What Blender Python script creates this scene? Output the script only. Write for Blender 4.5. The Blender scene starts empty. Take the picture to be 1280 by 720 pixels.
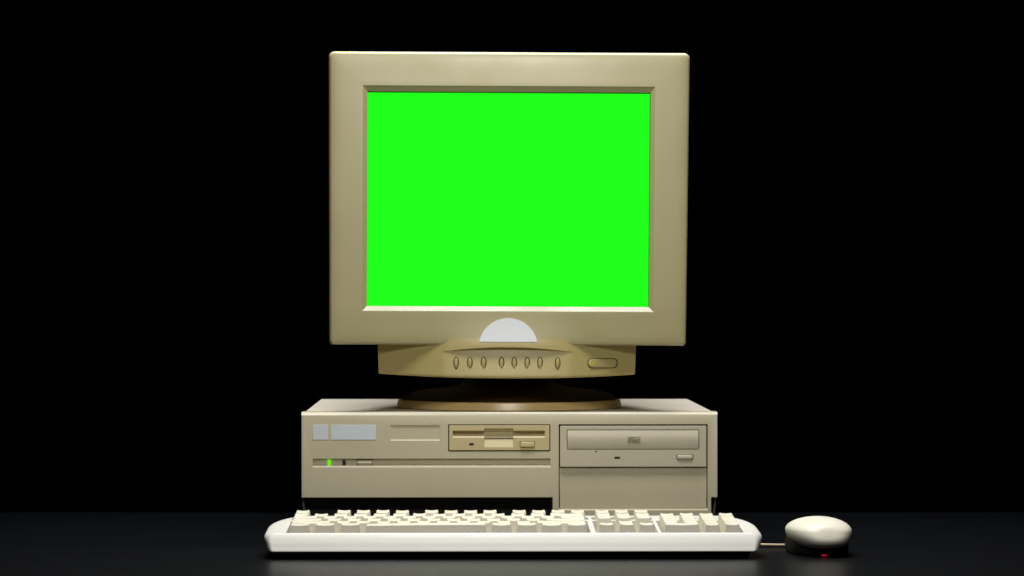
import bpy, bmesh, math, random
from mathutils import Matrix, Vector
random.seed(7)
C = bpy.data.collections.new('scene'); bpy.context.scene.collection.children.link(C)
R = math.radians
F, D0, H = 4165.0, 3.37, 0.255          # focal length in px of a 1280 wide frame, camera distance to the case front, camera height
U = 0.01905                             # key pitch
def X(px, Y=0.0): return (px-640)*(D0+Y)/F
def Z(py, Y=0.0): return H-(py-360)*(D0+Y)/F
PX = D0/F                               # metres per pixel on the case front plane

# ---------------------------------------------------------------- materials
def plastic(name, col, rough=0.45, spec=0.5, bump=0.06, var=0.06, scale=1800):
    m = bpy.data.materials.new(name); m.use_nodes = True
    nt = m.node_tree; N = nt.nodes; L = nt.links; b = N['Principled BSDF']
    tc = N.new('ShaderNodeTexCoord')
    n1 = N.new('ShaderNodeTexNoise'); n1.inputs['Scale'].default_value = 14; n1.inputs['Detail'].default_value = 6
    L.new(tc.outputs['Object'], n1.inputs['Vector'])
    mx = N.new('ShaderNodeMix'); mx.data_type = 'RGBA'
    mx.inputs[6].default_value = (*[c*(1-var) for c in col], 1)
    mx.inputs[7].default_value = (*[min(1, c*(1+var)) for c in col], 1)
    L.new(n1.outputs['Fac'], mx.inputs[0]); L.new(mx.outputs[2], b.inputs['Base Color'])
    mr = N.new('ShaderNodeMapRange'); mr.inputs[1].default_value = .3; mr.inputs[2].default_value = .7
    mr.inputs[3].default_value = rough-.05; mr.inputs[4].default_value = rough+.06
    L.new(n1.outputs['Fac'], mr.inputs[0]); L.new(mr.outputs[0], b.inputs['Roughness'])
    b.inputs['Specular IOR Level'].default_value = spec
    if bump:
        n2 = N.new('ShaderNodeTexNoise'); n2.inputs['Scale'].default_value = scale; n2.inputs['Detail'].default_value = 2
        L.new(tc.outputs['Object'], n2.inputs['Vector'])
        bp = N.new('ShaderNodeBump'); bp.inputs['Strength'].default_value = bump; bp.inputs['Distance'].default_value = .0004
        L.new(n2.outputs['Fac'], bp.inputs['Height']); L.new(bp.outputs['Normal'], b.inputs['Normal'])
    return m
def glow(name, col, s=1.0):
    m = bpy.data.materials.new(name); m.use_nodes = True
    nt = m.node_tree; nt.nodes.clear()
    e = nt.nodes.new('ShaderNodeEmission'); o = nt.nodes.new('ShaderNodeOutputMaterial')
    e.inputs[0].default_value = (*col, 1); e.inputs[1].default_value = s
    nt.links.new(e.outputs[0], o.inputs[0]); return m

M = dict(
    beige  = plastic('aged_beige_plastic', (.58, .525, .355), .37, .8),
    moni   = plastic('monitor_plastic', (.45, .402, .198), .36, 1.0, .06, .05),
    base   = plastic('swivel_plastic', (.90, .67, .30), .32, 1.0),
    floppy = plastic('yellowed_plastic', (.60, .50, .255), .42, .6),
    optic  = plastic('grey_beige_plastic', (.57, .52, .375), .42, .6),
    metal  = plastic('painted_case_steel', (.74, .70, .59), .5, .4, .1, .03),
    dark   = plastic('dark_steel', (.010, .009, .008), .5, .3, .05),
    gap    = plastic('shadow_gap', (.012, .013, .008), .8, .1, 0),  # black seal, and dark fill standing in for shade in gaps
    sticker= plastic('blank_label', (.86, .89, .92), .6, .3, 0, .01),
    sticker_case = plastic('blank_case_label', (.66, .72, .75), .6, .3, 0, .01),
    kbody  = plastic('keyboard_white_plastic', (.62, .605, .56), .42, .4, .05, .02),
    key    = plastic('key_plastic', (.62, .575, .47), .5, .4, .05, .04),
    well   = plastic('key_well_plastic', (.10, .09, .065), .6, .3, 0),
    under  = plastic('keyboard_underside_shaded', (.05, .043, .035), .7, .2, 0),  # dark instead of beige: shade under the keyboard put into the colour
    mouse  = plastic('mouse_ivory_plastic', (.72, .68, .57), .45, .45, .03, .02),
    mbase  = plastic('mouse_black_plastic', (.006, .006, .0065), .55, .25, .03),
    cord   = plastic('cord_tan', (.60, .45, .30), .5, .4, 0),
    mark   = plastic('printed_marking', (.60, .54, .38), .6, .3, 0),
    ink    = plastic('logo_moulding', (.20, .19, .11), .6, .3, 0),
    rubber = plastic('rubber', (.012, .012, .012), .8, .2, 0),
    lens   = plastic('led_off_lens', (.02, .015, .008), .3, .5, 0),
    screen = glow('screen_green', (.0152, 1.0, .0116), 1.0),
    led    = glow('led_green', (.17, .90, .008), .9),
    ledy   = glow('led_yellow_green', (.40, .45, .01), .8),
    ledb   = glow('led_blue', (.02, .22, .30), 1.0),
    red    = glow('sensor_red', (.60, .006, .05), .55),
)

# ---------------------------------------------------------------- helpers
def finish(name, bm, mat, parent=None, smooth=True, ang=38, wn=False):
    bmesh.ops.recalc_face_normals(bm, faces=bm.faces)
    me = bpy.data.meshes.new(name); bm.to_mesh(me); bm.free()
    if smooth:
        for p in me.polygons: p.use_smooth = True
        me.set_sharp_from_angle(angle=R(ang))
    o = bpy.data.objects.new(name, me); C.objects.link(o)
    for m in (mat if isinstance(mat, (list, tuple)) else [mat]): me.materials.append(m)
    o.parent = parent
    if wn:
        w = o.modifiers.new('wn', 'WEIGHTED_NORMAL'); w.keep_sharp = True
    return o
def thing(name, label, cat, loc, rz=0):
    o = bpy.data.objects.new(name, None); C.objects.link(o)
    o.location = loc; o.rotation_euler = (0, 0, rz); o.empty_display_size = .05
    o['label'] = label; o['category'] = cat
    return o
def box_bm(x0, x1, y0, y1, z0, z1, bev=0, seg=3, bm=None):
    bm = bm or bmesh.new()
    r = bmesh.ops.create_cube(bm, size=1)
    for v in r['verts']:
        v.co = Vector(((x0+x1)/2+v.co.x*(x1-x0), (y0+y1)/2+v.co.y*(y1-y0), (z0+z1)/2+v.co.z*(z1-z0)))
    if bev:
        es = list({e for v in r['verts'] for e in v.link_edges})
        bmesh.ops.bevel(bm, geom=es, offset=bev, segments=seg, profile=.5, affect='EDGES')
    return bm
def prism_x(x0, x1, prof, bm=None):
    """solid with the (y,z) profile swept along x"""
    bm = bm or bmesh.new()
    a = [bm.verts.new((x0, y, z)) for y, z in prof]; b = [bm.verts.new((x1, y, z)) for y, z in prof]
    n = len(prof)
    bm.faces.new(a); bm.faces.new(b[::-1])
    for i in range(n): bm.faces.new((a[i], b[i], b[(i+1) % n], a[(i+1) % n]))
    bmesh.ops.recalc_face_normals(bm, faces=bm.faces)
    return bm
def prism_y(pts, y0, y1, bm=None):
    """solid with the (x,z) outline swept along y"""
    bm = bm or bmesh.new()
    a = [bm.verts.new((x, y0, z)) for x, z in pts]; b = [bm.verts.new((x, y1, z)) for x, z in pts]
    n = len(pts)
    bm.faces.new(a); bm.faces.new(b[::-1])
    for i in range(n): bm.faces.new((a[i], b[i], b[(i+1) % n], a[(i+1) % n]))
    bmesh.ops.recalc_face_normals(bm, faces=bm.faces)
    return bm
def loft(loops, closed=True, cap0=True, cap1=True, bm=None):
    bm = bm or bmesh.new()
    vs = [[bm.verts.new(p) for p in lp] for lp in loops]
    n = len(vs[0])
    for a, b in zip(vs, vs[1:]):
        for i in range(n if closed else n-1):
            j = (i+1) % n
            bm.faces.new((a[i], a[j], b[j], b[i]))
    if cap0: bm.faces.new(vs[0])
    if cap1: bm.faces.new(vs[-1][::-1])
    return bm
def cut(o, cutters):
    """boolean the cutter meshes out of o and keep the result as plain mesh"""
    for bm in cutters:
        bmesh.ops.recalc_face_normals(bm, faces=bm.faces)
        me = bpy.data.meshes.new('cutter'); bm.to_mesh(me); bm.free()
        c = bpy.data.objects.new('cutter', me); C.objects.link(c); c.parent = o.parent
        for m in o.data.materials: me.materials.append(m)
        md = o.modifiers.new('b', 'BOOLEAN'); md.operation = 'DIFFERENCE'; md.object = c; md.solver = 'EXACT'
        bpy.context.view_layer.update()
        dg = bpy.context.evaluated_depsgraph_get()
        new = bpy.data.meshes.new_from_object(o.evaluated_get(dg))
        o.modifiers.remove(md); old = o.data; o.data = new; new.name = o.name
        bpy.data.objects.remove(c); bpy.data.meshes.remove(me); bpy.data.meshes.remove(old)
    for p in o.data.polygons: p.use_smooth = True
    o.data.set_sharp_from_angle(angle=R(38))
    w = o.modifiers.new('wn', 'WEIGHTED_NORMAL'); w.keep_sharp = True
def rrect(xl, xr, zb, zt, r, n=6):
    pts = []
    for cx, cz, a0 in ((xr-r, zt-r, 0), (xl+r, zt-r, 90), (xl+r, zb+r, 180), (xr-r, zb+r, 270)):
        for k in range(n+1):
            a = R(a0+90*k/n); pts.append((cx+r*math.cos(a), cz+r*math.sin(a)))
    return pts
def pill_bm(xl, xr, zb, zt, y_back, y_front, r, round_=.0006):
    """a raised button with rounded outline and softened front edge"""
    a = rrect(xl, xr, zb, zt, r)
    b = rrect(xl+round_, xr-round_, zb+round_, zt-round_, max(r-round_, .0002))
    c = rrect(xl+round_*2.2, xr-round_*2.2, zb+round_*2.2, zt-round_*2.2, max(r-2.2*round_, .0001))
    mk = lambda p, y: [(x, y, z) for x, z in p]
    return loft([mk(a, y_back), mk(a, y_front+round_), mk(b, y_front+round_*.25), mk(c, y_front)])

# ================================================================ SETTING
tb = box_bm(-2.6, 2.6, -1.6, .42, -.04, 0, .003, 2)
table = finish('table_surface', tb, None); table.data.materials.clear()
tm = bpy.data.materials.new('matt_black_tabletop'); tm.use_nodes = True
nt = tm.node_tree; b = nt.nodes['Principled BSDF']
tc = nt.nodes.new('ShaderNodeTexCoord'); nz = nt.nodes.new('ShaderNodeTexNoise'); nz.inputs['Scale'].default_value = 9; nz.inputs['Detail'].default_value = 8
mp = nt.nodes.new('ShaderNodeMapping'); mp.inputs['Scale'].default_value = (1, 2.2, 1)
nt.links.new(tc.outputs['Object'], mp.inputs[0]); nt.links.new(mp.outputs[0], nz.inputs['Vector'])
cr = nt.nodes.new('ShaderNodeValToRGB'); cr.color_ramp.elements[0].position = .3; cr.color_ramp.elements[1].position = .75
cr.color_ramp.elements[0].color = (.0010, .0014, .0023, 1); cr.color_ramp.elements[1].color = (.0022, .0029, .0045, 1)
nt.links.new(nz.outputs['Fac'], cr.inputs[0]); nt.links.new(cr.outputs[0], b.inputs['Base Color'])
b.inputs['Roughness'].default_value = .36; b.inputs['Specular IOR Level'].default_value = .16
n2 = nt.nodes.new('ShaderNodeTexNoise'); n2.inputs['Scale'].default_value = 700
nt.links.new(tc.outputs['Object'], n2.inputs['Vector'])
bp = nt.nodes.new('ShaderNodeBump'); bp.inputs['Strength'].default_value = .05; bp.inputs['Distance'].default_value = .0004
nt.links.new(n2.outputs['Fac'], bp.inputs['Height']); nt.links.new(bp.outputs['Normal'], b.inputs['Normal'])
table.data.materials.append(tm); table['kind'] = 'structure'
bk = bmesh.new()
bk.faces.new([bk.verts.new(p) for p in ((-4, 2.2, -1.2), (4, 2.2, -1.2), (4, 2.2, 3), (-4, 2.2, 3))])
back = finish('backdrop', bk, plastic('black_backdrop', (.004, .004, .003), .95, .05, 0)); back['kind'] = 'structure'

# ================================================================ DESKTOP COMPUTER
CX0 = X(637)
pc = thing('desktop_computer', 'beige horizontal desktop computer case with floppy and disc drives under the monitor', 'computer', (CX0, 0, 0), R(.82))
cx = lambda px: X(px)-CX0
cz = lambda py: Z(py)
ztop = cz(515.4)
# front bezel: outline with a foot-well cut-out at lower left and a notch at lower right
x0, x1 = cx(377), cx(897.2)
out = [(x0, ztop), (x1, ztop), (x1, cz(622)), (cx(889.5), cz(622)), (cx(889.5), cz(668)), (cx(690.5), cz(668)), (cx(690.5), cz(622)), (x0, cz(622))]
bm = prism_y(out, 0, .034)
top = [e for e in bm.edges if all(abs(v.co.z-ztop) < 1e-5 and abs(v.co.y) < 1e-6 for v in e.verts)]
fv = list({v for e in top for v in e.verts})
bmesh.ops.bevel(bm, geom=top, offset=.0031, segments=1, profile=.5, affect='EDGES')
for v in bm.verts:
    if abs(v.co.z-ztop) < 1e-5 and .002 < v.co.y < .02: v.co.y = .0023
oth = [e for e in bm.edges if all(abs(v.co.y) < 1e-6 for v in e.verts) and not all(v.co.z > ztop-.0045 for v in e.verts)]
bmesh.ops.bevel(bm, geom=oth, offset=.0009, segments=2, profile=.5, affect='EDGES')
bez = finish('front_bezel', bm, M['beige'], pc)
cuts = []
cuts.append(prism_x(cx(391), cx(688), [(-.002, cz(572.6)), (.0015, cz(573.4)), (.0046, cz(574.2)), (.0046, cz(581.9)), (.0017, cz(582.3)), (.0000, cz(585.1)), (-.002, cz(585.2))]))
cuts.append(prism_x(cx(488.3), cx(550), [(-.002, cz(531)), (.0013, cz(531.5)), (.0012, cz(549.3)), (.0, cz(550.9)), (-.002, cz(551))]))
cuts.append(box_bm(cx(560.2), cx(688), -.01, .028, cz(564.2), cz(530.4)))
cuts.append(prism_x(cx(698.4), cx(884.8), [(-.01, cz(530.4)), (.028, cz(530.4)), (.028, cz(636)), (.0018, cz(636)), (-.0002, cz(638.4)), (-.01, cz(638.4))]))
cut(bez, cuts)
# steel case behind, with rear depth 0.43
metal = box_bm(x0+.0012, x1-.0012, .0342, .43, cz(622), ztop-.0008, .0012, 2)
finish('case_cover', metal, M['metal'], pc, wn=True)
bm = box_bm(x0+.004, x1-.008, .03, .425, .012, cz(622)-.0005, .001, 2)
finish('chassis', bm, M['dark'], pc, wn=True)
for s, px in ((-1, 377.2), (1, 896.6)):
    xx = cx(px)
    bm = prism_y([(xx, cz(621.5)), (xx-s*.0012, cz(621.5)), (xx-s*.0045, cz(650)), (xx-s*.0022, cz(650)), (xx-s*.0004, cz(632))], .012, .030)
    finish('side_flange', bm, M['steelgrey'] if 'steelgrey' in M else M.setdefault('steelgrey', plastic('bare_steel_edge', (.10, .10, .095), .35, .6, .03)), pc)
for fx in (x0+.03, x1-.035):
    for fy in (.06, .38):
        bm = bmesh.new(); bmesh.ops.create_cone(bm, cap_ends=True, segments=24, radius1=.010, radius2=.012, depth=.012)
        bmesh.ops.translate(bm, verts=bm.verts, vec=(fx, fy, .006))
        finish('rubber_foot', bm, M['rubber'], pc)
for a, b_, nm in ((391, 410, 'square'), (413.6, 469.8, 'wide')):
    bm = box_bm(cx(a), cx(b_), -.0005, .0006, cz(549.6), cz(531), .0002, 1)
    o = finish('blank_label', bm, M['sticker_case'], pc, wn=True)
    o['label'] = 'small square pale blue-grey blank label' if nm == 'square' else 'wide pale blue-grey blank label'
bm = pill_bm(cx(409.5), cx(413.3), cz(582.4), cz(574.4), .006, .0022, .0012); finish('power_light', bm, M['led'], pc)
bm = pill_bm(cx(428), cx(432), cz(582.2), cz(575.2), .006, .0038, .0006, .0003); finish('drive_light', bm, M['lens'], pc)
bm = box_bm(cx(446.4), cx(465.6), .0040, .0050, cz(583), cz(574.2)); finish('button_gap', bm, M['gap'], pc)
prof = [(.0048, cz(582.4))]+[(.0010+.0026*(t*t), cz(578.5-3.6*t)) for t in (-1, -.8, -.5, -.2, .1, .4, .7, .9, 1)]+[(.0048, cz(574.8))]
finish('power_button', prism_x(cx(447), cx(465), prof), M['beige'], pc)
# --- floppy drive
bm = box_bm(cx(559.4), cx(688.6), .026, .0275, cz(565), cz(529.6)); finish('bay_gap_shade', bm, M['gap'], pc)  # dark sheet standing in for the shade in the gap around the drive
fd = finish('floppy_drive', box_bm(cx(561.4), cx(686.9), -.0010, .024, cz(562.9), cz(531.6), .0006, 2), M['floppy'], pc)
cut(fd, [
    prism_x(cx(566), cx(681), [(-.004, cz(537.8)), (.0030, cz(538.6)), (.0068, cz(539)), (.0068, cz(544.9)), (.0004, cz(545.1)), (-.0011, cz(547.3)), (-.004, cz(547.4))]),
    prism_x(cx(605.3), cx(641.6), [(-.004, cz(535)), (-.0008, cz(535.4)), (.0040, cz(537.5)), (.0052, cz(541)), (.0044, cz(548.2)), (.0120, cz(548.3)), (.0120, cz(549.2)), (.0036, cz(549.3)), (-.0004, cz(559)), (-.004, cz(559.6))]),
    pill_bm(cx(649.6), cx(668.6), cz(559.4), cz(551.6), .004, -.004, .0006, .0001),
])
bm = box_bm(cx(605), cx(642), .0105, .0118, cz(550), cz(547.6)); finish('disk_slot', bm, M['gap'], fd)
bm = pill_bm(cx(650.4), cx(668), cz(558.8), cz(552.2), .004, -.0034, .0005, .0005); finish('eject_button', bm, M['floppy'], fd)
bm = box_bm(cx(586.6), cx(592.2), -.0013, .001, cz(556.4), cz(553.8)); finish('activity_light', bm, M['lens'], fd)
# --- optical drive
od = finish('optical_drive', box_bm(cx(700), cx(883.2), -.0014, .024, cz(583.6), cz(532.3), .0007, 2), M['optic'], pc)
cut(od, [pill_bm(cx(708.4), cx(874), cz(561.9), cz(537), .004, -.004, .0012, .0001),
         box_bm(cx(744.2), cx(746.2), -.004, .003, cz(565.4), cz(563.5)),
         pill_bm(cx(845.4), cx(867), cz(575.2), cz(567.9), .003, -.004, .0022, .0001)])
n = 14
prof = [(.0035, cz(561.1))]+[(-.0016-.0024*math.sin(math.pi*(.1+.82*k/n))+.0006, cz(561.1-23.2*k/n)) for k in range(n+1)]+[(.0035, cz(537.9))]
bm = prism_x(cx(709.4), cx(873), prof)
tray = finish('disc_tray_door', bm, M['optic'], od, ang=50)
# compact disc mark moulded on the tray door
def text_bm(txt, size, x, y, z, ext=.00015, sx=1.0, bold=0.0):
    cu = bpy.data.curves.new('t', 'FONT'); cu.body = txt; cu.size = size; cu.extrude = ext; cu.align_x = 'CENTER'; cu.offset = bold
    t = bpy.data.objects.new('t', cu); C.objects.link(t); bpy.context.view_layer.update()
    me = bpy.data.meshes.new_from_object(t.evaluated_get(bpy.context.evaluated_depsgraph_get()))
    bm = bmesh.new(); bm.from_mesh(me)
    bpy.data.objects.remove(t); bpy.data.curves.remove(cu); bpy.data.meshes.remove(me)
    bmesh.ops.transform(bm, matrix=Matrix.Translation((x, y, z)) @ Matrix.Rotation(R(90), 4, 'X') @ Matrix.Diagonal((sx, 1, 1, 1)), verts=bm.verts)
    return bm
def join(bms):
    o = bmesh.new()
    for b_ in bms:
        me = bpy.data.meshes.new('j'); b_.to_mesh(me); b_.free(); o.from_mesh(me); bpy.data.meshes.remove(me)
    return o
lx = cx(792.2)
logo = join([text_bm('COMPACT', .0021, lx, -.00372, cz(547.6), sx=1.35),
             text_bm('disc', .0072, lx, -.00372, cz(553.2), sx=1.18, bold=.00018),
             ])
finish('disc_mark', logo, M['ink'], tray, smooth=False)
bm = pill_bm(cx(846.2), cx(866.2), cz(574.6), cz(568.5), .003, -.0034, .0021, .0009); finish('eject_button', bm, M['optic'], od)
bm = box_bm(cx(768), cx(775), -.0017, .001, cz(573.6), cz(570.8), .0003, 1); finish('activity_light', bm, M['lens'], od)
# lower drive bay cover
bm = box_bm(cx(699.6), cx(883.8), .0034, .024, cz(635.6), cz(584.6), .0004, 1); finish('drive_bay_cover', bm, M['beige'], pc, wn=True)

# ================================================================ MONITOR
OM = Vector((X(636.5, .17), .17, ztop-.0006))
mo = thing('crt_monitor', 'boxy beige tube monitor with bright green screen standing on the desktop case', 'monitor', OM, R(.8))
SH = .17*math.sin(R(.8))
def mx(px, yw=0.0): return X(px, yw)-OM.x-SH
def mz(py, yw=0.0): return Z(py, yw)-OM.z
def my(yw): return yw-OM.y
ROLL = Matrix.Translation((0, 0, mz(250))) @ Matrix.Rotation(R(.24), 4, 'Y') @ Matrix.Translation((0, 0, -mz(250)))
def head(name, bm, mat, parent=mo, **k):
    bmesh.ops.transform(bm, matrix=ROLL, verts=bm.verts)
    return finish(name, bm, mat, parent, **k)
def face_y(px, py):
    """relief of the lower bezel strip: leans back at the sides, swells forward into the control panel at the centre"""
    t = min(1, max(0, (py-391)/40)); q = tongue_q(px-636)
    return .0013*q*t-.0020*(1-q)*t*t
def tongue_q(dx):
    q = min(1, max(0, (abs(dx)-28)/82)); return q*q*(3-2*q)
INN = (453.2, 818.6, 453.4, 817.6, 107.6, 389.2)
INN2 = (459.0, 813.0, 459.0, 811.8, 115.0, 383.2)
def floop(ins, yw, r, n=6, box=(411.3, 861.7, 413.2, 858.4, 65.4, 431.2), tongue=False, ne=40):
    """rounded outline inset by px on the tapered bezel rectangle, straight runs subdivided"""
    a, b_, c, d, t, bo = box
    a, c, b_, d, t, bo = a+ins, c+ins, b_-ins, d-ins, t+ins, bo-ins
    flat = []
    cs = ((b_, t, 1, -1, 0), (a, t, -1, -1, 90), (c, bo, -1, 1, 180), (d, bo, 1, 1, 270))
    r0 = r
    for px, py, sx, sy, a0 in cs:
        r = r0 if a0 < 180 else max(r0-2.8, .4)
        ccx, ccy = px-sx*r, py-sy*r
        for k in range(n+1):
            an = R(a0+90*k/n); flat.append((ccx+r*math.cos(an), ccy-r*math.sin(an)))
    full = []
    for q in range(4):
        full += flat[q*(n+1):(q+1)*(n+1)]
        p0, p1 = flat[q*(n+1)+n], flat[((q+1)*(n+1)) % len(flat)]
        for k in range(1, ne): full.append((p0[0]+(p1[0]-p0[0])*k/ne, p0[1]+(p1[1]-p0[1])*k/ne))
    pts = []
    for px, py in full:
        y = yw
        if tongue is not False and py > 380:
            q = tongue_q(px-636)
            y = tongue*(1-q)+yw*q if yw > tongue else yw
        if ins > -1 and box is not INN and box is not INN2: y += face_y(px, py)
        pts.append((mx(px, y), my(y), mz(py, y)))
    return pts
INN = (453.2, 818.6, 453.4, 817.6, 107.6, 389.2)
INN2 = (459.0, 813.0, 459.0, 811.8, 115.0, 383.2)
T = .0001
loops = [floop(3, .060, 6), floop(.6, .058, 7.0), floop(0, .050, 7), floop(0, .0042, 7), floop(.25, .0030, 6.9), floop(.8, .0020, 6.6), floop(1.6, .0013, 6, tongue=.0007), floop(2.8, .0009, 5.5, tongue=.0004), floop(5, .0006, 6, tongue=T), floop(9, .0003, 6, tongue=T),
         floop(14, .0002, 5, tongue=0), floop(20, .0001, 4, tongue=0), floop(28, .0001, 3, tongue=0), floop(36, .0, 2, tongue=0), floop(-.4, 0, .6, box=INN), floop(0, .0001, .5, box=INN), floop(.2, .0004, .4, box=INN), floop(0, .0034, .4, box=INN2), floop(.1, .0120, .4, box=INN2), floop(.1, .0122, .4, box=INN2)]
head('bezel', loft(loops, cap0=False, cap1=False), M['moni'], ang=30, wn=True)
# black seal behind the bezel opening, then the bulging tube face
seal = [floop(0, .0123, .4, box=INN2), floop(.3, .0200, .4, box=INN2)]
head('screen_seal', loft(seal+[floop(4, .0204, .4, box=INN2)], cap0=False, cap1=False), M['gap'])
SC = (459.3, 812.3, 459.3, 811.2, 116.3, 383.0)
nx, ny = 48, 36
bm = bmesh.new(); rows = []
for j in range(ny+1):
    v = j/ny; row = []
    for i in range(nx+1):
        u = i/nx
        yw = .0128+.006*((2*u-1)**2*.6+(2*v-1)**2*.4)*.5
        l = SC[0]+(SC[2]-SC[0])*v; r_ = SC[1]+(SC[3]-SC[1])*v
        row.append(bm.verts.new((mx(l+(r_-l)*u, yw), my(yw), mz(SC[4]+(SC[5]-SC[4])*v, yw))))
    rows.append(row)
for a, b_ in zip(rows, rows[1:]):
    for i in range(nx): bm.faces.new((a[i], a[i+1], b_[i+1], b_[i]))
head('screen', bm, M['screen'])
# rear housing, tapering to the back
def hloop(hw, z0, z1, yw, r): return [(x, my(yw), z) for x, z in rrect(-hw, hw, z0, z1, r, 8)]
zb, zt = mz(431)+.003, mz(66)-.003
hl = [hloop(.176, zb, zt, .052, .01), hloop(.174, zb, zt-.001, .075, .014), hloop(.166, zb+.004, zt-.010, .078, .016), hloop(.150, zb+.006, zt-.022, .18, .02), hloop(.120, zb+.012, zt-.060, .32, .025), hloop(.105, zb+.02, zt-.075, .385, .025), hloop(.098, zb+.03, zt-.085, .395, .02)]
head('rear_housing', loft(hl, cap0=False), M['moni'])
# control panel below the bezel: bowed front with an arched ledge over the buttons
PC = 635.0
def chin_y(dx, z_py):
    """depth (world Y) of the chin front at dx px from its centre and height z_py"""
    a = abs(dx); q = tongue_q(PC+dx-636)
    ins = max(3.0, 431.2-z_py)
    tab = ((3.0, .0009), (5, .0006), (9, .0003), (20, .0001), (30, 0))
    yb_ = .0
    for (i0, v0), (i1, v1) in zip(tab, tab[1:]):
        if i0 <= ins <= i1: yb_ = v0+(v1-v0)*(ins-i0)/(i1-i0)
    y = .0001*(1-q)+yb_*q+face_y(PC+dx, z_py)
    k = min(1, max(0, (z_py-415)/15)); k = k*k*(3-2*k)
    y += .00014*(1-k)-.00010*k
    s = max(0, (a-74)/(161-74)); y += .028*(s**1.35)
    led = 434.0+5.6*min(1, (a/81)**2)
    if a < 81:
        dep = .0080*(1-(a/81)**2)
        if z_py > led:
            t = min(1, (z_py-led)/.9); fade = 1-.42*min(1, (z_py-led)/36)
            y += dep*t*fade
    return y
cols = []
NX = 129
bm = bmesh.new()
for i in range(NX):
    dx = -161.5+323*i/(NX-1); t = abs(dx)/161.5
    led = 434.0+5.6*min(1, (abs(dx)/81)**2)
    bot = 473.2-5.6*t**2.2
    tap = 1-.012*0
    zs = [415+(led-415)*k/9 for k in range(10)]+[led+.3, led+.6, led+.9]+[led+.9+(bot-1.6-led-.9)*k/14 for k in range(1, 15)]
    col = [(dx*(1-.010*max(0, (p-431)/42)), p, chin_y(dx, p)) for p in zs]
    yb = chin_y(dx, bot-1.6)
    sc_ = (1-.010)
    col += [(dx*sc_, bot-.9, yb+.0005), (dx*sc_, bot-.3, yb+.0014), (dx*sc_, bot, yb+.0030), (dx*sc_*.985, bot-1.5, .10)]
    cols.append(col)
for sgn, src in ((0, cols[0]), (-1, cols[-1])):
    ext = [(c[0]*.998, c[1], c[2]+.0022) for c in src]; ext2 = [(c[0]*.992, c[1], .10) for c in src]
    if sgn == 0: cols = [ext2, ext]+cols
    else: cols = cols+[ext, ext2]
vs = [[bm.verts.new((mx(PC+d, y), my(y), mz(p, y))) for d, p, y in col] for col in cols]
for a, b_ in zip(vs, vs[1:]):
    for k in range(len(a)-1): bm.faces.new((a[k], a[k+1], b_[k+1], b_[k]))
M['panel'] = plastic('warm_lit_panel_plastic', (.50, .41, .165), .38, .7, .06, .05)  # warmer copy of the monitor plastic, warm bounce light put into its colour
chin = head('control_panel', bm, M['panel'], ang=46)
# eight lens shaped buttons
def almond(cxp, cyp, w, h, yw, n=20):
    pts = []
    for k in range(n):
        a = 2*math.pi*k/n; s, c_ = math.sin(a), math.cos(a)
        wx = w*(abs(c_)**1.0)*(1 if c_ > 0 else -1)*(1-.22*max(0, -s)**1.0)
        pts.append((mx(cxp+wx, yw), my(yw), mz(cyp-h*s, yw)))
    return pts
for bx in (571, 588.2, 605.4, 627.8, 643.8, 660, 676, 698):
    y = chin_y(bx-PC, 454)
    ring = [almond(bx, 454.2, 3.9, 8.1, y+.0006), almond(bx, 454.2, 3.6, 7.8, y-.0004), almond(bx, 454.2, 2.6, 6.7, y-.0003), almond(bx, 454.2, 2.5, 6.6, y+.0008)]
    g = head('button_gap', loft(ring, cap0=False), M['buttongap'] if 'buttongap' in M else M.setdefault('buttongap', plastic('button_gap_shade', (.10, .075, .03), .7, .2, 0)), chin)  # dark ring on the panel, shade of the button gap put into its colour
    bt = [almond(bx, 454.0, 2.65, 6.8, y+.0008), almond(bx, 454.0, 2.55, 6.7, y-.0006), almond(bx, 454.0, 1.9, 5.8, y-.0014), almond(bx, 454.0, .9, 3.6, y-.0017)]
    head('button', loft(bt, cap0=False), M['panel'], chin, ang=70)
for a, b_ in ((562, 577), (583, 593.5), (598, 611), (644, 660), (692, 703)):
    bms = []
    p = a
    while p < b_-.5:
        w = random.choice((1.0, 1.4, 1.8)); w = min(w, b_-p)
        y = min(chin_y(p-PC, 467), chin_y(p+w-PC, 467))
        hh = random.choice((.9, 1.3))
        bms.append(box_bm(mx(p, y), mx(p+w, y), my(y-.00025), my(y+.0006), mz(467.2+.6, y), mz(467.2-hh+.4, y))); p += w+.55
    head('button_marking', join(bms), M['mark'], chin, smooth=False)
# power button with its light
y0 = chin_y(754-PC, 453.5)
def tilt_pill(xl, xr, yb_, yt, y_back, y_front, r, rd):
    """pill that follows the bowed panel"""
    bm = pill_bm(mx(xl, y0), mx(xr, y0), mz(yb_, y0), mz(yt, y0), y_back, y_front, r, rd)
    for v in bm.verts:
        px = PC+(v.co.x+OM.x+SH)/( (D0+y0)/F)+640-PC
        v.co.y += my(chin_y(px-PC, 458))
    return bm
head('button_gap', tilt_pill(735.2, 774, 460, 447.2, .004, -.0003, .0048, .0002), M['buttongap'], chin)
pb = head('power_button', tilt_pill(736.4, 772.6, 459, 448.2, .004, -.0016, .0042, .0008), M['panel'], chin)
head('power_light', tilt_pill(738.4, 743.6, 455.0, 452.8, .002, -.0020, .0010, .0003), M['ledy'], pb)
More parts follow.
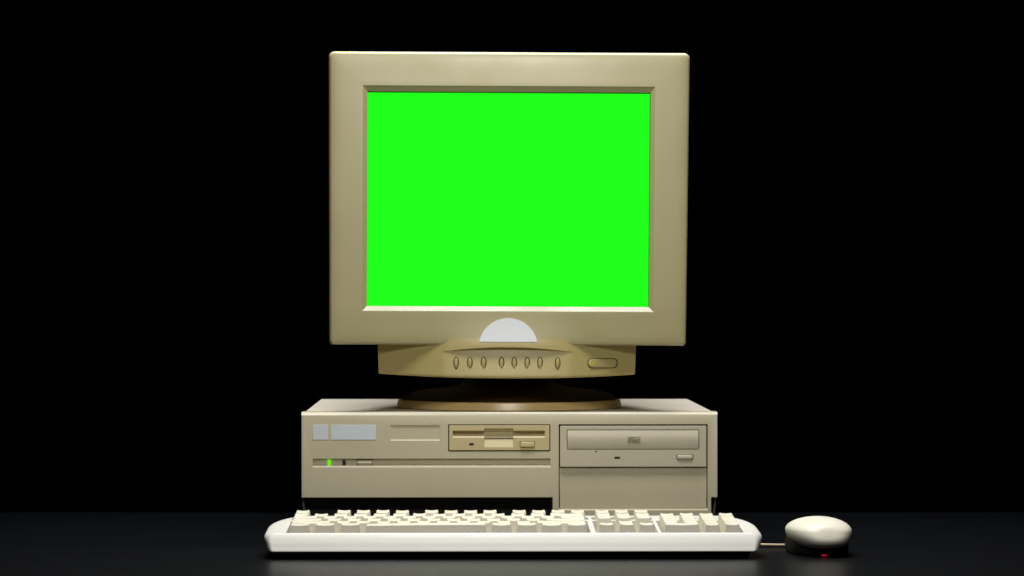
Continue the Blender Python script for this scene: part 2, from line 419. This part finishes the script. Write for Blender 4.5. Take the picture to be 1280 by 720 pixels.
# half round blank badge
r_ = 36.8; pts = []
for k in range(41):
    a = R(11+158*k/40)
    pts.append((636+r_*math.cos(a), 434.2-r_*math.sin(a)))
top_ = min(p[1] for p in pts)
pts = [(p[0], 397.6+(p[1]-top_)*(427.2-397.6)/(max(q[1] for q in pts)-top_)) for p in pts]
bm = bmesh.new(); rows = []
right = sorted([p for p in pts if p[0] >= 636], key=lambda p: p[1])
def half(py):
    for p, q in zip(right, right[1:]):
        if p[1] <= py <= q[1]: return (p[0]+(q[0]-p[0])*(py-p[1])/max(1e-6, q[1]-p[1]))-636
    return right[-1][0]-636
for k in range(25):
    py = 397.61+(427.19-397.61)*(k/24)**1.6; hw = max(.3, half(py))
    rows.append([bm.verts.new((mx(636+hw*t/14), my(face_y(636+hw*t/14, py)-.0006), mz(py))) for t in range(-14, 15)])
for a, b_ in zip(rows, rows[1:]):
    for t in range(28): bm.faces.new((a[t], a[t+1], b_[t+1], b_[t]))
ed = [e for e in bm.edges if e.is_boundary]
ex = bmesh.ops.extrude_edge_only(bm, edges=ed)
for v in ex['geom']:
    if isinstance(v, bmesh.types.BMVert): v.co.y += .0012
head('badge', bm, M['sticker'], ang=40)
# swivel base
prof = [(.1180, 0), (.1192, .0005), (.1185, .0052), (.1179, .0076), (.1166, .0084), (.113, .0086), (.03, .0087)]
lath = lambda pr: [[(r*math.cos(2*math.pi*k/96), r*math.sin(2*math.pi*k/96), z) for k in range(96)] for r, z in pr]
finish('swivel_base', loft(lath(prof)), M['base'], mo)
finish('swivel_neck', loft(lath([(.1150, .0080), (.1135, .0105), (.1085, .0140), (.099, .0172), (.085, .0192), (.065, .0205), (.052, .0240), (.047, .0290), (.045, .046)])), plastic('swivel_neck_shaded', (.040, .021, .007), .6, .2), mo)  # same plastic as the base, the monitor's shade put into its dark colour

# ================================================================ KEYBOARD
KD = 3.21
kb = thing('keyboard', 'cream white full-size computer keyboard with rounded ends lying before the desktop case', 'keyboard', (X(640.5, KD-D0), KD-D0, 0), R(.8))
HW, YF, YB = .2357, -.0785, .080
SLP = .047
def kplan(ix, iyf, iyb, z, slope=1.0, n=12):
    hw, yf, yb = HW-ix, YF+iyf, YB-iyb
    pts = []
    for sx, yy, rx, ry, a0 in ((1, yb, .034, .085, 0), (-1, yb, .034, .085, 90), (-1, yf, .0075, .021, 180), (1, yf, .0075, .021, 270)):
        rx = max(rx-ix*.3, .003); ry = max(ry-.3*(iyf if yy < 0 else iyb), .004)
        ccx = sx*(hw-rx); ccy = yy+(ry if yy < 0 else -ry)
        for k in range(n+1):
            a = R(a0+90*k/n)
            x, y = ccx+rx*math.cos(a), ccy+ry*math.sin(a)
            pts.append((x, y, z+slope*SLP*(y-YF)))
    return pts
kprof = [(.0050, .0014, .0045, .0070, .15), (.0032, 0, .003, .0077, .2), (.0018, .0022, .0012, .0112, .4), (.0008, .0043, .0004, .0145, .65), (.0001, .0063, .0004, .0172, .85), (.0003, .0082, .0008, .0196, 1),
      (.0017, .0100, .0018, .0216, 1), (.0046, .0113, .0034, .0228, 1), (.0088, .0124, .0052, .0233, 1)]
def smooth_rows(rows, n):
    out = []
    for a in range(len(rows)-1):
        p0, p1, p2, p3 = rows[max(a-1, 0)], rows[a], rows[a+1], rows[min(a+2, len(rows)-1)]
        for k in range(n):
            t = k/n
            out.append(tuple(.5*(2*b+(c-a_)*t+(2*a_-5*b+4*c-d)*t*t+(-a_+3*b-3*c+d)*t**3) for a_, b, c, d in zip(p0, p1, p2, p3)))
    return out+[rows[-1]]
kl = [kplan(*r) for r in smooth_rows(kprof, 3)]
body = finish('keyboard_body', loft(kl), M['kbody'], kb)
KX = X(358.3, KD-D0-.064)-X(640.5, KD-D0)-.0004     # left edge of the key field
row_y = [-.0545, -.03545, -.0164, .00265, .0217, .0503]   # space, shift, home, Q, digits, function
row_z = [.0318, .0325, .0335, .0345, .0355, .0368]
def wx(u): return KX+u*U
def plate(y): return .0233+SLP*(y-YF)
def well(u0, u1, r0, r1):
    ya, yb_ = row_y[r0]-U/2-.0002, row_y[r1]+U/2+.0002
    m = .0009
    bm = box_bm(wx(u0)-m, wx(u1)+m, ya, yb_, .0100, .05)
    return bm
wells = [well(0, 15, 0, 4), well(0, 1, 5, 5), well(2.1, 6.1, 5, 5), well(6.6, 10.6, 5, 5), well(11.1, 15.1, 5, 5),
         well(15.35, 18.35, 5, 5), well(15.35, 18.35, 0, 4), well(18.6, 22.6, 0, 4)]
cut(body, wells)
ub = [kplan(.012, .0140, .012, .0003, 0), kplan(.010, .0110, .010, .0070, .15), kplan(.012, .0140, .012, .0074, .15)]
finish('underside', loft(ub), M['under'], kb)
cache = {}
def key_mesh(wu, hu, row):
    k = (wu, hu, row)
    if k in cache: return cache[k]
    w, d = wu*U-.0011, hu*U-.0011
    zt_ = 0.0; zb_ = -(row_z[row]-.0125)
    tilt = (.045, .05, .055, .06, .075, .09)[row]
    tw, yf, yb_ = w-.0062, -d/2+.0023, d/2-.0036
    NXk, NYk = 10, 4
    bm = bmesh.new()
    def tz(u, v):      # cylindrical dish across, row tilt along
        dish = .0006 if wu < 4 else -.0003
        return zt_+tilt*(yf+(yb_-yf)*v)+dish*((2*u-1)**2-1)*1.0+dish*.6
    def ringpts(ex, ey0, ey1, zf):
        ps = []
        for i in range(NXk): ps.append((-(tw/2+ex)+(tw+2*ex)*i/NXk, yf-ey0, zf(i/NXk, 0)))
        for j in range(NYk): ps.append(((tw/2+ex), yf-ey0+(yb_+ey1-yf+ey0)*j/NYk, zf(1, j/NYk)))
        for i in range(NXk): ps.append(((tw/2+ex)-(tw+2*ex)*i/NXk, yb_+ey1, zf(1-i/NXk, 1)))
        for j in range(NYk): ps.append((-(tw/2+ex), yb_+ey1-(yb_+ey1-yf+ey0)*j/NYk, zf(0, 1-j/NYk)))
        return ps
    e = .00045
    rings = [ringpts(.0031, .0023, .0036, lambda u, v: zb_),
             ringpts(.0022, .0016, .0026, lambda u, v: zb_+.0055),
             ringpts(.0005, .0005, .0006, lambda u, v: tz(u, v)-.0010),
             ringpts(.00015, .00015, .0002, lambda u, v: tz(u, v)-.0003),
             ringpts(-e, -e, -e, lambda u, v: tz(u, v))]
    vs_ = [[bm.verts.new(p) for p in rg] for rg in rings]
    n_ = len(vs_[0])
    for a, b_ in zip(vs_, vs_[1:]):
        for i in range(n_): bm.faces.new((a[i], a[(i+1) % n_], b_[(i+1) % n_], b_[i]))
    # top grid
    tw2 = tw-2*e; last = vs_[-1]
    def at(i, j):
        if j == 0: return last[i] if i < NXk else last[NXk]
        if i == NXk: return last[NXk+j]
        if j == NYk: return last[NXk+NYk+(NXk-i)]
        if i == 0: return last[(2*NXk+NYk+(NYk-j)) % n_]
        key = (i, j)
        if key not in grid:
            u, v = i/NXk, j/NYk
            grid[key] = bm.verts.new((-tw2/2+tw2*u, yf+e+(yb_-yf-2*e)*v, tz(u, v)))
        return grid[key]
    grid = {}
    for i in range(NXk):
        for j in range(NYk): bm.faces.new((at(i, j), at(i+1, j), at(i+1, j+1), at(i, j+1)))
    bmesh.ops.recalc_face_normals(bm, faces=bm.faces)
    me = bpy.data.meshes.new('key'); bm.to_mesh(me); bm.free()
    for p in me.polygons: p.use_smooth = True
    me.set_sharp_from_angle(angle=R(42)); me.materials.append(M['key'])
    cache[k] = me
    return me
def key(name, u, wu, row, hu=1):
    o = bpy.data.objects.new(name, key_mesh(wu, hu, row)); C.objects.link(o); o.parent = kb
    j = random.uniform
    o.location = (wx(u+wu/2), row_y[row]+(hu-1)*U/2, row_z[row]+j(-.00018, .00018)+(hu-1)*.0005)
    o.rotation_euler = (j(-.008, .008), j(-.010, .010), j(-.006, .006))
    return o
for u in (0, 2.1, 3.1, 4.1, 5.1, 6.6, 7.6, 8.6, 9.6, 11.1, 12.1, 13.1, 14.1, 15.35, 16.35, 17.35): key('key', u, 1, 5)
for i in range(13): key('key', i, 1, 4)
key('backspace_key', 13, 2, 4)
key('tab_key', 0, 1.5, 3)
for i in range(12): key('key', 1.5+i, 1, 3)
key('key', 13.5, 1.5, 3)
key('caps_lock_key', 0, 1.75, 2)
for i in range(11): key('key', 1.75+i, 1, 2)
key('enter_key', 12.75, 2.25, 2)
key('shift_key', 0, 2.25, 1)
for i in range(10): key('key', 2.25+i, 1, 1)
key('shift_key', 12.25, 2.75, 1)
for u in (0, 1.25, 2.5): key('modifier_key', u, 1.25, 0)
key('space_bar', 3.75, 6.25, 0)
for u in (10, 11.25, 12.5, 13.75): key('modifier_key', u, 1.25, 0)
for u in (15.35, 16.35, 17.35):
    key('key', u, 1, 4); key('key', u, 1, 3); key('arrow_key', u, 1, 0)
key('arrow_key', 16.35, 1, 1)
for r in (4, 3, 2, 1):
    for u in (18.6, 19.6, 20.6): key('key', u, 1, r)
key('key', 21.6, 1, 4); key('plus_key', 21.6, 1, 2, 2); key('enter_key', 21.6, 1, 0, 2)
key('zero_key', 18.6, 2, 0); key('key', 20.6, 1, 0)
for u in (19.2, 20.62, 22.0):
    y = row_y[5]-.004; bm = pill_bm(-.0016, .0016, -.0012, .0012, .0006, -.0003, .0005, .0002)
    bmesh.ops.transform(bm, matrix=Matrix.Translation((wx(u), y, plate(y))) @ Matrix.Rotation(R(-90)+math.atan(SLP), 4, 'X'), verts=bm.verts)
    finish('status_light', bm, M['ledb'] if u == 20.62 else M['lens'], kb)

# ================================================================ MOUSE
MY = 3.205-D0
ms = thing('computer_mouse', 'ivory optical mouse with dark underside and red glow, right of the keyboard', 'mouse', (X(1024.6, MY-.02), MY, 0), R(5))
def shell_bm(nu=56, nv=40):
    bm = bmesh.new(); rings = []
    for j in range(1, nv):
        t = math.pi*j/nv; cy, sy = -math.cos(t), math.sin(t)
        f = sy**.55
        ring = []
        for k in range(nu):
            a = 2*math.pi*k/nu; c_, sn = math.cos(a), math.sin(a)
            x = .0305*c_*f*(1-.06*(cy+1)/2)
            if sn >= 0: z = .0134*sn*f*(1-.16*((cy+1)/2)**2)
            else:
                z = .0172*sn*(1+.30*(1-sn*sn))*f**.8
                z = max(z, -.0172*f**.8)
                if c_ > 0: x *= 1+.16*(c_*c_)*(sn*sn)
            ring.append(bm.verts.new((x, .0565*cy+.62*z*(1-cy)/2, .0236-.004*((cy+1)/2)**2+z)))
        rings.append(ring)
    p0 = bm.verts.new((0, -.0565, .0236)); p1 = bm.verts.new((0, .0565, .0196))
    for a, b in zip(rings, rings[1:]):
        for k in range(nu): bm.faces.new((a[k], a[(k+1) % nu], b[(k+1) % nu], b[k]))
    for k in range(nu):
        bm.faces.new((p0, rings[0][(k+1) % nu], rings[0][k])); bm.faces.new((p1, rings[-1][k], rings[-1][(k+1) % nu]))
    return bm
finish('shell', shell_bm(), M['mouse'], ms, ang=80)
def mplan(s, z):
    return [(x*s, y*s+.001, z) for x, y in rrect(-.0272, .0272, -.0400, .0520, .0265, 10)]
finish('base', loft([mplan(.97, .0006), mplan(1.0, .0022), mplan(1.0, .0100), mplan(.97, .0150), mplan(.92, .0185), mplan(.8, .0195)]), M['mbase'], ms, ang=60)
bm = bmesh.new(); bmesh.ops.create_uvsphere(bm, u_segments=16, v_segments=8, radius=1)
bmesh.ops.transform(bm, matrix=Matrix.Translation((-.002, -.0440, .0014)) @ Matrix.Diagonal((.0030, .0020, .0009, 1)), verts=bm.verts)
finish('sensor_light', bm, M['red'], ms)
# cord: leaves the nose, bends left and runs on the table behind the keyboard
def tube(name, pts, r, mat, parent):
    cu = bpy.data.curves.new(name, 'CURVE'); cu.dimensions = '3D'; cu.bevel_depth = r; cu.bevel_resolution = 4; cu.resolution_u = 10; cu.use_fill_caps = True
    sp = cu.splines.new('NURBS'); sp.points.add(len(pts)-1); sp.order_u = 4; sp.use_endpoint_u = True
    for p, q in zip(sp.points, pts): p.co = (*q, 1)
    t = bpy.data.objects.new('t', cu); C.objects.link(t); bpy.context.view_layer.update()
    me = bpy.data.meshes.new_from_object(t.evaluated_get(bpy.context.evaluated_depsgraph_get()))
    bpy.data.objects.remove(t); bpy.data.curves.remove(cu)
    bm = bmesh.new(); bm.from_mesh(me); bpy.data.meshes.remove(me)
    return finish(name, bm, mat, parent)
bpy.context.view_layer.update()
inv = ms.matrix_world.inverted()
cw = [ms.matrix_world @ Vector((0, .050, .008)), ms.matrix_world @ Vector((0, .062, .006)), Vector((X(1012, -.085), -.084, .003)), Vector((X(985, -.096), -.098, .0024)),
      Vector((X(948, -.1), -.0985, .0032)), Vector((X(915, -.09), -.082, .003)), Vector((X(860, -.06), -.058, .002)), Vector((X(800, -.05), -.045, .002))]
tube('cord', [inv @ p for p in cw], .00115, M['cord'], ms)

# ================================================================ CAMERA, LIGHT
cam = bpy.data.cameras.new('camera'); co = bpy.data.objects.new('camera', cam); C.objects.link(co)
cam.sensor_width = 36; cam.lens = 36*F/1280; cam.clip_start = .05; cam.clip_end = 50
co.location = (0, -D0, H); co.rotation_euler = (R(90), 0, 0)
cam.dof.use_dof = True; cam.dof.focus_distance = D0-.02; cam.dof.aperture_fstop = 14
bpy.context.scene.camera = co
def area(name, loc, target, sx, sy, power, col, spread=180):
    l = bpy.data.lights.new(name, 'AREA'); l.shape = 'RECTANGLE'; l.size = sx; l.size_y = sy; l.energy = power; l.color = col; l.spread = R(spread)
    o = bpy.data.objects.new(name, l); C.objects.link(o); o.location = loc
    o.rotation_euler = (Vector(target)-Vector(loc)).to_track_quat('-Z', 'Y').to_euler(); return o
area('overhead_softbox', (0, -.42, 1.10), (0, -.10, .1), .5, .3, 3.2, (1, .99, .97), 110)
area('rear_top_softbox', (0, .16, 1.40), (0, .1, .1), 1.1, .25, 7.5, (1, .98, .95), 90)
area('front_softbox', (0, -1.40, .74), (0, -.05, .2), .3, .16, 1.05, (1, .975, .92), 80)
w = bpy.data.worlds.new('World'); bpy.context.scene.world = w; w.use_nodes = True
w.node_tree.nodes['Background'].inputs[0].default_value = (.6, .75, 1, 1); w.node_tree.nodes['Background'].inputs[1].default_value = .0008
sc = bpy.context.scene
sc.view_settings.view_transform = 'Standard'; sc.view_settings.look = 'None'; sc.view_settings.exposure = 0
sc.render.resolution_x = 1024; sc.render.resolution_y = 576
